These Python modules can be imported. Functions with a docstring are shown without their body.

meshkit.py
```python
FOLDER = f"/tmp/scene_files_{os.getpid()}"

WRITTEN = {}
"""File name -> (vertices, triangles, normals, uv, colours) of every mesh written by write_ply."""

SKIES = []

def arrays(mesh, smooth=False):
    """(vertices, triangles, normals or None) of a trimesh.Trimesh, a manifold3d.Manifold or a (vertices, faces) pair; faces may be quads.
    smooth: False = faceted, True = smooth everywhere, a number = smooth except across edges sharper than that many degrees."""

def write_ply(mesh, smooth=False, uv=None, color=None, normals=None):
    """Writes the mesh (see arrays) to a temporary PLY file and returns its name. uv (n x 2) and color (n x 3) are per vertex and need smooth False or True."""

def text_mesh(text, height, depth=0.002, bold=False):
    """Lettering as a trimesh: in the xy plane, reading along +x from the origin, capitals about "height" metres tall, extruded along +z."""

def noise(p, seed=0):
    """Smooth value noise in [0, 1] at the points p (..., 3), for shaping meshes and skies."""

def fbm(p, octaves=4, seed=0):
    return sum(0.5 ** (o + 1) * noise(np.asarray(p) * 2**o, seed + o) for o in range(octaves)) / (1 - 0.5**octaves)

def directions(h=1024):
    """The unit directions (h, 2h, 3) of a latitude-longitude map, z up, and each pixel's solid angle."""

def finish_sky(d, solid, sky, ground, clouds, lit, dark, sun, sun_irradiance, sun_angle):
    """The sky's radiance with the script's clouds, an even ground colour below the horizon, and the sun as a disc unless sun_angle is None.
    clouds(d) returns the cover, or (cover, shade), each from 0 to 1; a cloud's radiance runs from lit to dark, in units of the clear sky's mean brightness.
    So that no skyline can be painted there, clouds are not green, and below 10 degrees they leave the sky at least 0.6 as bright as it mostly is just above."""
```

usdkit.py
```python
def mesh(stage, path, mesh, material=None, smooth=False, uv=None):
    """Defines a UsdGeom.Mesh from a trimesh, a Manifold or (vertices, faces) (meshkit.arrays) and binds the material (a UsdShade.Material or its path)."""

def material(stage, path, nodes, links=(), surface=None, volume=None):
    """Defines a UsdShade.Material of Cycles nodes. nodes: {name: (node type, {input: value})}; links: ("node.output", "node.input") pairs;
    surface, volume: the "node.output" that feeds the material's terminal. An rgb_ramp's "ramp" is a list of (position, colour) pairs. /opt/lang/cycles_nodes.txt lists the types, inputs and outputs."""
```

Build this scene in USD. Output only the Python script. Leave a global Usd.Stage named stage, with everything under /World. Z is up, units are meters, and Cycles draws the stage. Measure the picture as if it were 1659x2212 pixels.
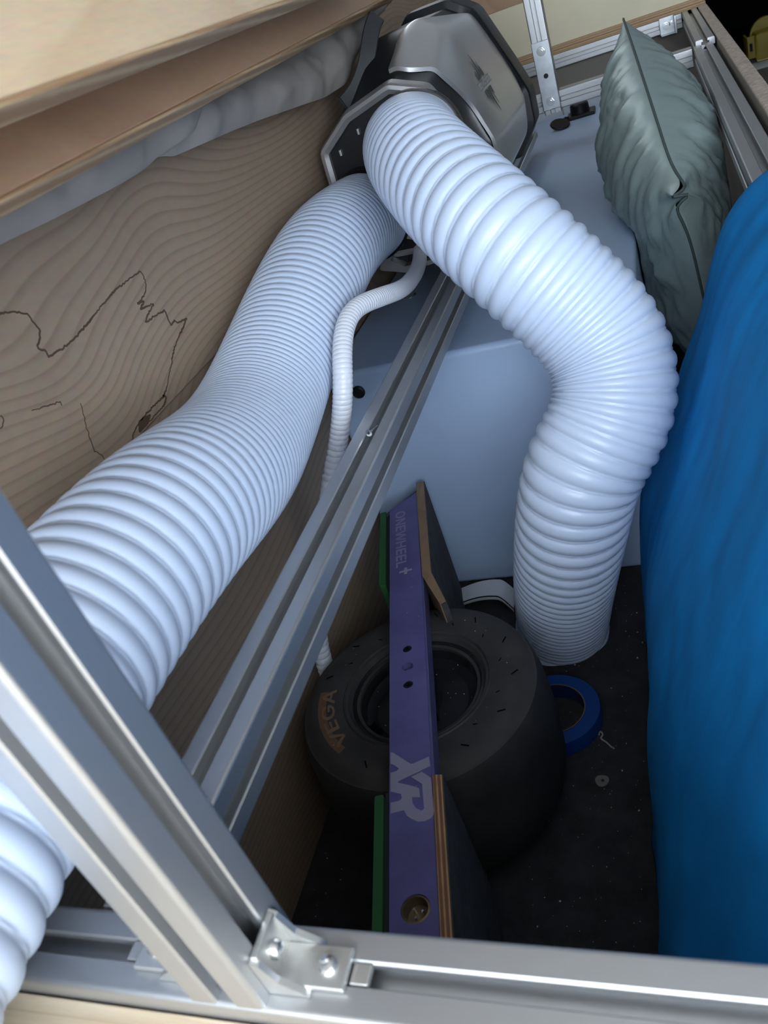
import math, numpy as np, trimesh, usdkit, meshkit
import manifold3d as m3
from shapely.geometry import Polygon, box as sbox, LineString, Point
from shapely.ops import unary_union
from scipy.interpolate import CubicSpline, PchipInterpolator
from pxr import Usd, UsdGeom, UsdLux, UsdShade, Gf, Sdf

rng = np.random.default_rng(7)
stage = Usd.Stage.CreateInMemory()
UsdGeom.SetStageUpAxis(stage, 'Z')
UsdGeom.Xform.Define(stage, '/World')

# ------------------------------------------------------------------ camera
# phone main camera held above the under-bed compartment; floor is z = 0, +y runs to the front of the van
CAMPOS = np.array([0.0, 0.0, 0.835])
RIGHT = np.array([0.91963165, 0.24098041, -0.31017104])
DOWN = np.array([-0.11907868, -0.58146174, -0.8048121])
FWD = np.array([-0.37429654, 0.77706544, -0.50603499])
FPX = 1740.97
cam = UsdGeom.Camera.Define(stage, '/World/camera')
M = Gf.Matrix4d(*RIGHT, 0, *(-DOWN), 0, *(-FWD), 0, *CAMPOS, 1)
cam.AddTransformOp().Set(M)
cam.CreateFocalLengthAttr(4.2)
cam.CreateHorizontalApertureAttr(4.2 * 1659 / FPX)
cam.CreateFStopAttr(1.9)
cam.CreateFocusDistanceAttr(1.05)
cam.CreateClippingRangeAttr((0.02, 100))
cam.CreateExposureAttr(1.1)

# ------------------------------------------------------------------ light: overcast sky through the open rear doors
dome = UsdLux.DomeLight.Define(stage, '/World/sky')
dome.CreateIntensityAttr(1.0)
dome.CreateColorAttr(Gf.Vec3f(0.74, 0.87, 1.0))
door_light = UsdLux.RectLight.Define(stage, '/World/rear_door_daylight')      # the open rear doorway
door_light.CreateWidthAttr(1.9)
door_light.CreateHeightAttr(0.62)
door_light.CreateIntensityAttr(3.0)
door_light.CreateColorAttr(Gf.Vec3f(0.88, 0.94, 1.0))
door_light.AddTransformOp().Set(Gf.Matrix4d(-1, 0, 0, 0, 0, 0, 1, 0, 0, 1, 0, 0, 0.5, -0.72, 0.98, 1)*1.0 if False else Gf.Matrix4d(1, 0, 0, 0, 0, 0, 1, 0, 0, -1, 0, 0, 0.5, -0.72, 0.98, 1))

side_light = UsdLux.RectLight.Define(stage, '/World/side_window_daylight')      # the curtained side window high on the left wall
side_light.CreateWidthAttr(0.8)
side_light.CreateHeightAttr(0.26)
side_light.CreateIntensityAttr(1.7)
side_light.CreateColorAttr(Gf.Vec3f(0.86, 0.93, 1.0))
side_light.AddTransformOp().Set(Gf.Matrix4d(0, -1, 0, 0, 0, 0, 1, 0, -1, 0, 0, 0, -0.505, 2.25, 1.13, 1))

# ------------------------------------------------------------------ materials
L = '/World/Looks/'
UsdGeom.Scope.Define(stage, '/World/Looks')


def plain(name, col, rough=0.5, metal=0.0, bump=None, vary=None, **kw):
    """one colour, with a faint tone variation (vary = scale, amount) and fine relief (bump = scale, strength, distance, stretch)"""
    nodes = {'tc': ('texture_coordinate', {}), 'p': ('principled_bsdf', {'base_color': col, 'roughness': rough, 'metallic': metal, **kw})}
    links = []
    if vary:
        lo = tuple(c * (1 - vary[1]) for c in col); hi = tuple(min(1, c * (1 + vary[1])) for c in col)
        nodes['vn'] = ('noise_texture', {'scale': vary[0], 'detail': 5.0, 'roughness': 0.6})
        nodes['vr'] = ('rgb_ramp', {'ramp': [(0.3, lo), (0.7, hi)]})
        links += [('tc.object', 'vn.vector'), ('vn.fac', 'vr.fac'), ('vr.color', 'p.base_color')]
    if bump:
        nodes['map'] = ('mapping', {'scale': bump[3] if len(bump) > 3 else (1, 1, 1)})
        nodes['bn'] = ('noise_texture', {'scale': bump[0], 'detail': 4.0})
        nodes['b'] = ('bump', {'strength': bump[1], 'distance': bump[2]})
        links += [('tc.object', 'map.vector'), ('map.vector', 'bn.vector'), ('bn.fac', 'b.height'), ('b.normal', 'p.normal')]
    return usdkit.material(stage, L + name, nodes, links, surface='p.BSDF')


def wood(name, pale, dark, line, scale=(1.0, 1.0, 1.0), rings=22.0, amount=0.5, rough=0.55, drift=0.0):
    """figured veneer: contour lines of a stretched noise field, plus fine pores"""
    nodes = {'tc': ('texture_coordinate', {}), 'm': ('mapping', {'scale': scale}),
             'n': ('noise_texture', {'scale': 1.0, 'detail': 1.5, 'roughness': 0.35, 'distortion': 0.4}),
             'k': ('math', {'math_type': 'multiply_add', 'value2': rings}), 'sx': ('separate_xyz', {}), 'gz': ('math', {'math_type': 'multiply', 'value2': drift}), 'f': ('math', {'math_type': 'fraction'}),
             'lr': ('rgb_ramp', {'ramp': [(0.0, (0, 0, 0)), (0.55, (0.12, 0.12, 0.12)), (0.9, (1, 1, 1)), (1.0, (0, 0, 0))]}),
             'n2': ('noise_texture', {'scale': 2.2, 'detail': 4.0, 'roughness': 0.6}),
             'base': ('rgb_ramp', {'ramp': [(0.3, dark), (0.7, pale)]}),
             'm3': ('mapping', {'scale': tuple(s * 14 for s in scale)}),
             'n3': ('noise_texture', {'scale': 3.0, 'detail': 3.0}),
             'a': ('math', {'math_type': 'multiply', 'value2': amount}),
             'mix': ('mix', {'color2': line}), 'mix2': ('mix', {'mix_type': 'multiply', 'fac': 0.25}),
             'p': ('principled_bsdf', {'roughness': rough}), 'b': ('bump', {'strength': 0.15, 'distance': 0.001})}
    links = [('tc.object', 'm.vector'), ('m.vector', 'n.vector'), ('n.fac', 'k.value1'), ('tc.object', 'sx.vector'), ('sx.z', 'gz.value1'), ('gz.value', 'k.value3'), ('k.value', 'f.value1'), ('f.value', 'lr.fac'), ('m.vector', 'n2.vector'), ('n2.fac', 'base.fac'),
             ('lr.color', 'a.value1'), ('a.value', 'mix.fac'), ('base.color', 'mix.color1'), ('tc.object', 'm3.vector'), ('m3.vector', 'n3.vector'), ('mix.color', 'mix2.color1'), ('n3.color', 'mix2.color2'),
             ('mix2.color', 'p.base_color'), ('n3.fac', 'b.height'), ('b.normal', 'p.normal')]
    return usdkit.material(stage, L + name, nodes, links, surface='p.BSDF')


def plies(name, a, b, axis, pitch=0.0032, turn=0.0):
    """laminated plywood edge: stripes across the sheet's thickness"""
    i = 'xyz'[axis]
    nodes = {'tc': ('texture_coordinate', {}), 'm': ('mapping', {'rotation': (0, 0, turn)}), 's': ('separate_xyz', {}), 'k': ('math', {'math_type': 'divide', 'value2': pitch}), 'pp': ('math', {'math_type': 'pingpong', 'value2': 1.0}),
             'n': ('noise_texture', {'scale': 60.0, 'detail': 3.0}), 'ad': ('math', {'math_type': 'multiply_add', 'value2': 0.5}),
             'r': ('rgb_ramp', {'ramp': [(0.25, a), (0.85, b)]}), 'p': ('principled_bsdf', {'roughness': 0.6})}
    links = [('tc.object', 'm.vector'), ('m.vector', 's.vector'), (f's.{i}', 'k.value1'), ('k.value', 'pp.value1'), ('tc.object', 'n.vector'), ('n.fac', 'ad.value1'), ('pp.value', 'ad.value3'), ('ad.value', 'r.fac'), ('r.color', 'p.base_color')]
    return usdkit.material(stage, L + name, nodes, links, surface='p.BSDF')


ALU = plain('anodised_aluminium', (0.50, 0.51, 0.525), 0.44, 0.92, bump=(90, 0.06, 0.0006, (1, 0.04, 1)))
ALU_DARK = plain('sawn_aluminium', (0.60, 0.61, 0.63), 0.5, 1.0)
STEEL = plain('zinc_steel', (0.72, 0.73, 0.75), 0.25, 1.0)
PLATE = plain('brushed_plate', (0.50, 0.53, 0.57), 0.42, 1.0, vary=(40, 0.12))
GUSSET = plain('cast_bracket', (0.62, 0.62, 0.60), 0.38, 0.9)
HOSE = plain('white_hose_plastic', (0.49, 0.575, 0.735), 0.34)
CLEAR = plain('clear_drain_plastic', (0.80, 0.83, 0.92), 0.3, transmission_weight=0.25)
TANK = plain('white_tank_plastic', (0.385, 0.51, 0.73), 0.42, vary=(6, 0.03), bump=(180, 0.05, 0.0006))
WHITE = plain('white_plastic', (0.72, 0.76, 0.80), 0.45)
WALLWOOD = wood('figured_plywood', (0.405, 0.305, 0.225), (0.35, 0.262, 0.19), (0.215, 0.145, 0.097), (1.0, 1.5, 3.0), 24.0, 0.5, 0.55, 98.0)
MARK = plain('spalted_line', (0.085, 0.05, 0.03), 0.6)
BIRCH = wood('pale_birch', (0.84, 0.66, 0.46), (0.76, 0.57, 0.37), (0.64, 0.42, 0.24), (3.0, 1.2, 9.0), 9.0, 0.35)
BROWN = wood('reddish_ply', (0.56, 0.36, 0.24), (0.48, 0.30, 0.19), (0.36, 0.21, 0.13), (5.0, 1.6, 3.0), 5.0, 0.35)
EDGE_Z = plies('ply_edge_upright', (0.55, 0.40, 0.24), (0.36, 0.22, 0.12), 2)
EDGE_X = wood('ply_edge_flat', (0.72, 0.60, 0.44), (0.60, 0.47, 0.32), (0.40, 0.28, 0.16), (3, 60, 3), 6.0, 0.5)
EDGE_PAD = plies('deck_edge', (0.50, 0.30, 0.14), (0.17, 0.08, 0.045), 0, 0.0022, -0.249)
OAK = plain('grey_ply_edge', (0.50, 0.42, 0.36), 0.7, vary=(90, 0.3), bump=(120, 0.5, 0.002, (1, 0.3, 1)))
CARPET = plain('black_carpet', (0.028, 0.029, 0.033), 0.95, vary=(30, 0.35), bump=(700, 0.6, 0.003))
BLACK = plain('black_plastic', (0.008, 0.009, 0.011), 0.45, specular_ior_level=0.3)
GLOSS = plain('gloss_black_plastic', (0.006, 0.007, 0.009), 0.36, specular_ior_level=0.3)
CHARCOAL = plain('charcoal_plastic', (0.03, 0.033, 0.037), 0.45)
SILVER = plain('silver_shell', (0.66, 0.67, 0.69), 0.33, 0.85)
TRIM = plain('satin_trim', (0.38, 0.38, 0.39), 0.4, 0.7)
INK = plain('etched_mark', (0.06, 0.062, 0.062), 0.6, 0.0)
INK2 = plain('etched_letters', (0.17, 0.175, 0.18), 0.5, 0.2)
RUBBER = plain('tyre_rubber', (0.030, 0.028, 0.028), 0.7, vary=(18, 0.4), bump=(60, 0.15, 0.001))
HUB = plain('hub_black', (0.010, 0.010, 0.012), 0.4, vary=(30, 0.5))
TAN = plain('tan_lettering', (0.17, 0.11, 0.06), 0.75)
TAN2 = plain('brown_band', (0.13, 0.07, 0.035), 0.75)
PURPLE = plain('purple_anodised', (0.105, 0.097, 0.255), 0.42, vary=(25, 0.18))
PURPLE_SIDE = plain('purple_bevel', (0.10, 0.095, 0.22), 0.4)
PRINT = plain('worn_white_print', (0.28, 0.26, 0.37), 0.6)
PRINT2 = plain('faint_print', (0.23, 0.21, 0.37), 0.55)
GREEN = plain('green_bumper', (0.018, 0.10, 0.030), 0.55)
GRIP = plain('grip_tape', (0.05, 0.05, 0.052), 0.9, vary=(40, 0.3), bump=(900, 0.5, 0.001))
DECK = wood('deck_veneer', (0.33, 0.22, 0.13), (0.26, 0.165, 0.09), (0.15, 0.09, 0.05), (12, 5, 5), 5.0, 0.4)
BRASS = plain('charge_port', (0.20, 0.16, 0.10), 0.4, 0.7)
TAPE = plain('blue_tape', (0.006, 0.055, 0.27), 0.45)
NAVY = plain('navy_core', (0.008, 0.02, 0.10), 0.6)
CARD = plain('cardboard_core', (0.16, 0.12, 0.09), 0.8)
SATIN = plain('grey_green_satin', (0.27, 0.35, 0.35), 0.42, 0.25, bump=(14, 0.25, 0.01))
SEAM = plain('dark_seam', (0.05, 0.075, 0.075), 0.7)
BLUE = plain('blue_fabric', (0.0, 0.168, 0.46), 0.85, vary=(9, 0.10), bump=(16, 0.25, 0.01, (1, 1, 0.2)), specular_ior_level=0.2)
CLOTH = plain('pale_grey_curtain', (0.31, 0.285, 0.27), 0.85, bump=(400, 0.1, 0.001))
CREAM = plain('cream_board', (0.74, 0.68, 0.49), 0.5, vary=(4, 0.06))
TAUPE = plain('taupe_panel', (0.27, 0.25, 0.22), 0.7)
YELLOW = plain('yellow_plastic', (0.24, 0.17, 0.0), 0.45)
SLATE = plain('grey_floor_tile', (0.09, 0.09, 0.095), 0.6, vary=(20, 0.15))
KERB = plain('grey_step', (0.22, 0.215, 0.20), 0.7)
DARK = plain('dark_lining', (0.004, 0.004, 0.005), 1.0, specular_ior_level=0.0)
ROOF = plain('headliner', (0.68, 0.67, 0.65), 0.9)
LINT = plain('pale_lint', (0.45, 0.45, 0.43), 0.9)

# ------------------------------------------------------------------ helpers
used = {}


def numbered(path):
    n = used.get(path, -1) + 1
    used[path] = n
    return path if n == 0 else f'{path}_{n:03d}'


def cdata(prim, **kw):
    for k, v in kw.items():
        if v: prim.SetCustomDataByKey(k, v)


BASE = {}


def thing(name, loc, label=None, cat=None, group=None, kind=None):
    path = numbered('/World/' + name)
    x = UsdGeom.Xform.Define(stage, path)
    x.AddTranslateOp().Set(Gf.Vec3d(*map(float, loc)))
    cdata(x.GetPrim(), label=label, category=cat, group=group, kind=kind)
    BASE[path] = np.array(loc, float)
    return path


def part(parent, name, mesh, mat, label=None, smooth=30, kind=None):
    """mesh is given in world coordinates and stored relative to its thing's base"""
    path = numbered(parent + '/' + name)
    top = '/'.join(parent.split('/')[:3])
    v, f, n = meshkit.arrays(mesh, smooth)
    m = usdkit.mesh(stage, path, (v - BASE[top], f), mat)
    if n is not None:
        m.CreateNormalsAttr(np.asarray(n, np.float32)); m.SetNormalsInterpolation('vertex')
    cdata(m.GetPrim(), label=label, kind=kind)
    return path


def single(name, mesh, mat, label=None, cat=None, group=None, kind=None, smooth=30):
    v, f, n = meshkit.arrays(mesh, smooth)
    loc = np.array([v[:, 0].mean(), v[:, 1].mean(), v[:, 2].min()])
    path = numbered('/World/' + name)
    m = usdkit.mesh(stage, path, (v - loc, f), mat)
    m.AddTranslateOp().Set(Gf.Vec3d(*map(float, loc)))
    if n is not None:
        m.CreateNormalsAttr(np.asarray(n, np.float32)); m.SetNormalsInterpolation('vertex')
    cdata(m.GetPrim(), label=label, category=cat, group=group, kind=kind)
    return path


def tri(m):
    if hasattr(m, 'to_mesh'):
        a = m.to_mesh(); return trimesh.Trimesh(a.vert_properties[:, :3], a.tri_verts, process=False)
    return m


def cat(*ms): return trimesh.util.concatenate([tri(m) for m in ms])


def bx(x0, x1, y0, y1, z0, z1):
    m = trimesh.creation.box((abs(x1 - x0), abs(y1 - y0), abs(z1 - z0)))
    m.apply_translation(((x0 + x1) / 2, (y0 + y1) / 2, (z0 + z1) / 2)); return m


def rbx(x0, x1, y0, y1, z0, z1, r=0.003, seg=12):
    s = m3.Manifold.sphere(r, seg)
    return m3.Manifold.batch_hull([s.translate((x, y, z)) for x in (x0 + r, x1 - r) for y in (y0 + r, y1 - r) for z in (z0 + r, z1 - r)])


def frame(o, e1, e2, e3):
    T = np.eye(4); T[:3, 0], T[:3, 1], T[:3, 2], T[:3, 3] = e1, e2, e3, o; return T


def ext(poly, h, o=(0, 0, 0), e1=(1, 0, 0), e2=(0, 1, 0)):
    """extrude a shapely polygon by h along e1 x e2, its plane placed at o"""
    e1, e2 = np.array(e1, float), np.array(e2, float)
    ms = [trimesh.creation.extrude_polygon(g, h, engine='earcut') for g in getattr(poly, 'geoms', [poly])]
    m = trimesh.util.concatenate(ms); m.apply_transform(frame(np.array(o, float), e1, e2, np.cross(e1, e2))); return m


def cyl(r, a, b, sec=24, r2=None):
    a, b = np.array(a, float), np.array(b, float)
    d = b - a; h = np.linalg.norm(d); d /= h
    u = np.cross(d, [0.3, 0.9, 0.2]); u /= np.linalg.norm(u); w = np.cross(d, u)
    t = np.linspace(0, 2 * np.pi, sec, endpoint=False)
    ring = np.cos(t)[:, None] * u + np.sin(t)[:, None] * w
    r2 = r if r2 is None else r2
    v = np.vstack([a + ring * r, b + ring * r2, [a], [b]])
    f = []
    for i in range(sec):
        j = (i + 1) % sec
        f += [(i, j, sec + j), (i, sec + j, sec + i), (2 * sec, j, i), (2 * sec + 1, sec + i, sec + j)]
    return trimesh.Trimesh(v, f, process=False)


def lathe(profile, o, axis=(0, 0, 1), sec=48):
    """closed profile (r, h) list turned about an axis through o"""
    axis = np.array(axis, float); axis /= np.linalg.norm(axis)
    u = np.cross(axis, [0.31, 0.9, 0.2]); u /= np.linalg.norm(u); w = np.cross(axis, u)
    p = np.array(profile, float); n = len(p)
    t = np.linspace(0, 2 * np.pi, sec, endpoint=False)
    ring = np.cos(t)[:, None] * u + np.sin(t)[:, None] * w
    v = (np.array(o, float) + ring[:, None, :] * p[None, :, 0, None] + axis * p[None, :, 1, None]).reshape(-1, 3)
    f = []
    for i in range(sec):
        j = (i + 1) % sec
        for k in range(n):
            l = (k + 1) % n
            f += [(i * n + k, j * n + k, j * n + l), (i * n + k, j * n + l, i * n + l)]
    m = trimesh.Trimesh(v, f, process=False)
    if m.volume < 0: m.invert()
    return m


def grid(P, close_u=False, close_v=False):
    a, b = P.shape[:2]
    f = []
    for i in range(a if close_u else a - 1):
        for j in range(b if close_v else b - 1):
            i2, j2 = (i + 1) % a, (j + 1) % b
            f += [(i * b + j, i2 * b + j, i2 * b + j2), (i * b + j, i2 * b + j2, i * b + j2)]
    return trimesh.Trimesh(P.reshape(-1, 3), f, process=False)


def hexbolt(o, n, r=0.0065, h=0.005):
    n = np.array(n, float); o = np.array(o, float)
    return cat(cyl(r * 1.35, o, o + n * 0.0012, 20), cyl(r, o + n * 0.0012, o + n * h, 6), cyl(r * 0.5, o + n * h, o + n * (h + 0.003), 12))


def tube(pts, r, sec=10):
    pts = np.array(pts, float); d = np.gradient(pts, axis=0); d /= np.linalg.norm(d, axis=1)[:, None]
    u = np.cross(d, [0.21, 0.35, 0.9]); u /= np.linalg.norm(u, axis=1)[:, None]; w = np.cross(d, u)
    t = np.linspace(0, 2 * np.pi, sec, endpoint=False)
    r = np.broadcast_to(np.asarray(r, float).reshape(-1, 1, 1), (len(pts), 1, 1))
    P = pts[:, None] + r * (np.cos(t)[None, :, None] * u[:, None] + np.sin(t)[None, :, None] * w[:, None])
    m = grid(P, close_v=True)
    n = len(pts) * sec
    v = np.vstack([m.vertices, pts[:1], pts[-1:]]); f = list(map(tuple, m.faces))
    for j in range(sec):
        k = (j + 1) % sec
        f += [(n, k, j), (n + 1, n - sec + j, n - sec + k)]
    m = trimesh.Trimesh(v, f, process=False)
    if m.volume < 0: m.invert()
    return m


def spline(pts, n):
    pts = np.array(pts, float)
    s = np.r_[0, np.cumsum(np.linalg.norm(np.diff(pts, axis=0), axis=1))]
    cs = CubicSpline(s, pts); fine = cs(np.linspace(0, s[-1], 2000))
    a = np.r_[0, np.cumsum(np.linalg.norm(np.diff(fine, axis=0), axis=1))]
    return np.stack([np.interp(np.linspace(0, a[-1], n), a, fine[:, k]) for k in range(3)], 1), a[-1]


def corrugated(pts, R, pitch, depth, sec=60, per=16, ridge=0.42, spread=None):
    """flexible ribbed hose along pts. pitch: (fraction of length, pitch) pairs; helical ribs with a thin wire ridge in each groove"""
    N = 4000
    P, Ln = spline(pts, N)
    s = np.linspace(0, Ln, N)
    pit = PchipInterpolator([p[0] * Ln for p in pitch], [p[1] for p in pitch])(s)
    ph = np.r_[0, np.cumsum(np.diff(s) / pit[:-1])]
    total = int(ph[-1])
    k = np.linspace(0, ph[-1], total * per + 1)
    ss = np.interp(k, ph, s)
    C = np.stack([np.interp(ss, s, P[:, i]) for i in range(3)], 1)
    T = np.gradient(C, axis=0); T /= np.linalg.norm(T, axis=1)[:, None]
    U = np.zeros_like(T); u = np.cross(T[0], [0.2, 0.4, 0.9]); U[0] = u / np.linalg.norm(u)
    for i in range(1, len(T)):
        u = U[i - 1] - T[i] * (U[i - 1] @ T[i]); U[i] = u / np.linalg.norm(u)
    W = np.cross(T, U)
    t = np.linspace(0, 2 * np.pi, sec, endpoint=False)
    phase = (k[:, None] - t[None] / (2 * np.pi)) % 1.0
    pp = np.interp(ss, s, pit)[:, None]
    dep = np.clip(depth * (pp / 0.014) ** 0.7, 0.35 * depth, 1.35 * depth)
    h = np.abs(np.sin(np.pi * phase)) ** 0.36
    dist = np.minimum(phase, 1 - phase)
    wire = np.exp(-(dist / 0.05) ** 2)
    rad = R - dep * (1 - h) + ridge * dep * wire
    if spread is not None: rad = rad * np.interp(ss / Ln, *zip(*spread))[:, None]
    Q = C[:, None] + rad[..., None] * (np.cos(t)[None, :, None] * U[:, None] + np.sin(t)[None, :, None] * W[:, None])
    m = grid(Q, close_v=True)
    if m.volume < 0: m.invert()
    return m


# T-slot section, 40 mm, one slot per side (a square opened with four undercut slots)
def tslot(a=0.04, slots='NESW', double=False):
    h = a / 2
    p = Polygon([(-h, -h), (h, -h), (h, h), (-h, h)]).buffer(-0.0028).buffer(0.0028, 5)
    s = unary_union([sbox(-0.0049, h - 0.0055, 0.0049, h + 0.01), sbox(-0.0085, h - 0.0115, 0.0085, h - 0.005),
                     Polygon([(-0.0049, h - 0.0012), (0.0049, h - 0.0012), (0.0062, h + 0.0004), (-0.0062, h + 0.0004)])])
    from shapely import affinity
    for k in range(4): p = p.difference(affinity.rotate(s, 90 * k, origin=(0, 0)))
    return p.difference(Point(0, 0).buffer(0.0042, 6)).simplify(0.00012)


PROF = tslot()


def bar(axis, c, a, b):
    """an extrusion along an axis from a to b, c the other two coordinates of its centre line"""
    if axis == 'x': return ext(PROF, b - a, (a, c[0], c[1]), (0, 1, 0), (0, 0, 1))
    if axis == 'y': return ext(PROF, b - a, (c[0], a, c[1]), (0, 0, 1), (1, 0, 0))
    return ext(PROF, b - a, (c[0], c[1], a), (1, 0, 0), (0, 1, 0))


# ------------------------------------------------------------------ the setting
fl = thing('floor', (0, 1.0, 0), kind='structure', label='black carpeted van floor of the compartment', cat='floor')
part(fl, 'carpet', bx(-0.56, 0.17, -0.9, 3.1, -0.03, 0.0), CARPET)
for i, (x0, x1, y0, y1) in enumerate([(0.17, 0.62, 4.06, 4.86), (0.17, 0.62, 3.25, 4.05), (0.63, 1.08, 3.25, 4.05), (0.63, 1.08, 4.06, 4.86), (0.17, 1.6, -0.9, 3.24)]):
    part(fl, 'tile', rbx(x0 + .001, x1 - .001, y0 + .001, y1 - .001, -0.03, -0.002, .002, 8), SLATE, label='dark grey floor tile in the aisle')
part(fl, 'lining', bx(-0.5, 1.6, 5.01, 6.2, -0.03, -0.004), DARK)
part(fl, 'step_edge', rbx(0.17, 1.6, 4.87, 5.0, -0.03, 0.03, .004, 8), KERB, label='pale grey step edge across the aisle')
wl = thing('wall_left', (-0.52, 1.4, 0), kind='structure', label='figured plywood wall panel with dark spalted lines', cat='wall')
part(wl, 'panel', rbx(-0.535, -0.510, -0.75, 3.2, 0.568, 1.32, 0.0012, 8), WALLWOOD)
part(wl, 'lower_panel', bx(-0.540, -0.5135, -0.75, 3.2, 0.0, 0.5675), WALLWOOD)
part(wl, 'cab_lining', bx(-0.56, -0.52, 3.2, 6.2, -0.1, 1.32), DARK)
part(fl, 'cab_lining', bx(-0.52, 0.17, 3.1, 6.2, -0.03, -0.004), DARK)
TR = [[(0.515, 0.7318), (0.5245, 0.7308), (0.5355, 0.728), (0.5437, 0.7242), (0.5525, 0.7183), (0.5527, 0.7105), (0.5552, 0.7025), (0.5493, 0.6973), (0.542, 0.6929), (0.5445, 0.6894), (0.5487, 0.6858), (0.548, 0.6809), (0.5576, 0.68), (0.5753, 0.679), (0.5997, 0.6812), (0.6221, 0.6848), (0.642, 0.6883), (0.671, 0.6921), (0.6991, 0.6935), (0.7163, 0.6933), (0.7258, 0.6929), (0.7281, 0.6877), (0.7243, 0.6786), (0.7179, 0.6728), (0.7062, 0.6702), (0.696, 0.6688), (0.7094, 0.6671), (0.6968, 0.6631), (0.7228, 0.6588), (0.7032, 0.654), (0.6948, 0.6492), (0.7164, 0.6484), (0.7354, 0.6461), (0.733, 0.6337), (0.7331, 0.6297), (0.7428, 0.6314), (0.7465, 0.6269), (0.7665, 0.6236), (0.7475, 0.6175), (0.7335, 0.6138), (0.713, 0.6055), (0.7036, 0.5981), (0.6878, 0.5901), (0.6799, 0.5842), (0.6652, 0.5791), (0.6375, 0.5795), (0.6118, 0.5785), (0.5958, 0.5744), (0.5896, 0.570)],
      [(0.6652, 0.5791), (0.6696, 0.5758), (0.6607, 0.5716), (0.6361, 0.5715), (0.6239, 0.570)],
      [(0.4991, 0.6546), (0.5129, 0.651), (0.5324, 0.6444), (0.532, 0.6397)],
      [(0.553, 0.6315), (0.5503, 0.6226), (0.5444, 0.6102), (0.5404, 0.5984), (0.5386, 0.5887), (0.5444, 0.5823), (0.5441, 0.5724)],
      [(0.4675, 0.6676), (0.4695, 0.6649), (0.4651, 0.6613), (0.4602, 0.6595)]]
for i, t in enumerate(TR):
    t = np.array(t); s = np.r_[0, np.cumsum(np.hypot(*np.diff(t, axis=0).T))]
    q = np.stack([np.interp(np.arange(0, s[-1], 0.0022), s, t[:, k]) for k in (0, 1)], 1)
    q += rng.normal(0, 0.00045, q.shape)
    w = (0.00085 if i < 2 else 0.00045) * (0.6 + 0.9 * meshkit.noise(np.c_[q * 60, np.zeros(len(q))], 3))
    g = unary_union([LineString(q[j:j + 2]).buffer(w[j], 2) for j in range(len(q) - 1)])
    if i == 1: g = g.union(Polygon([(0.606, 0.5712), (0.623, 0.5712), (0.632, 0.5752), (0.618, 0.5782), (0.61, 0.576)]).buffer(0.0012))
    g = g.intersection(sbox(-1, 0.5695, 3, 1))
    part(wl, 'spalted_line', ext(g, 0.0002, (-0.5101, 0, 0), (0, 1, 0), (0, 0, 1)), MARK, smooth=False)
single('ceiling', bx(-0.6, 1.7, -0.75, 6.2, 1.32, 1.36), ROOF, kind='structure', label='grey van headliner over the bed area', cat='ceiling')
single('wall_back', bx(-0.6, 1.7, 6.2, 6.25, -0.1, 1.36), DARK, kind='structure', label='black partition at the far front end of the van', cat='wall')
single('wall_right', bx(1.6, 1.65, -0.75, 6.2, -0.1, 1.32), DARK, kind='structure', label='dark van side wall beyond the aisle', cat='wall')

single('wall_rear', bx(-0.55, 1.6, -0.75, -0.73, -0.1, 0.62), DARK, kind='structure', label='lower rear closing below the open doorway', cat='wall')
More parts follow.
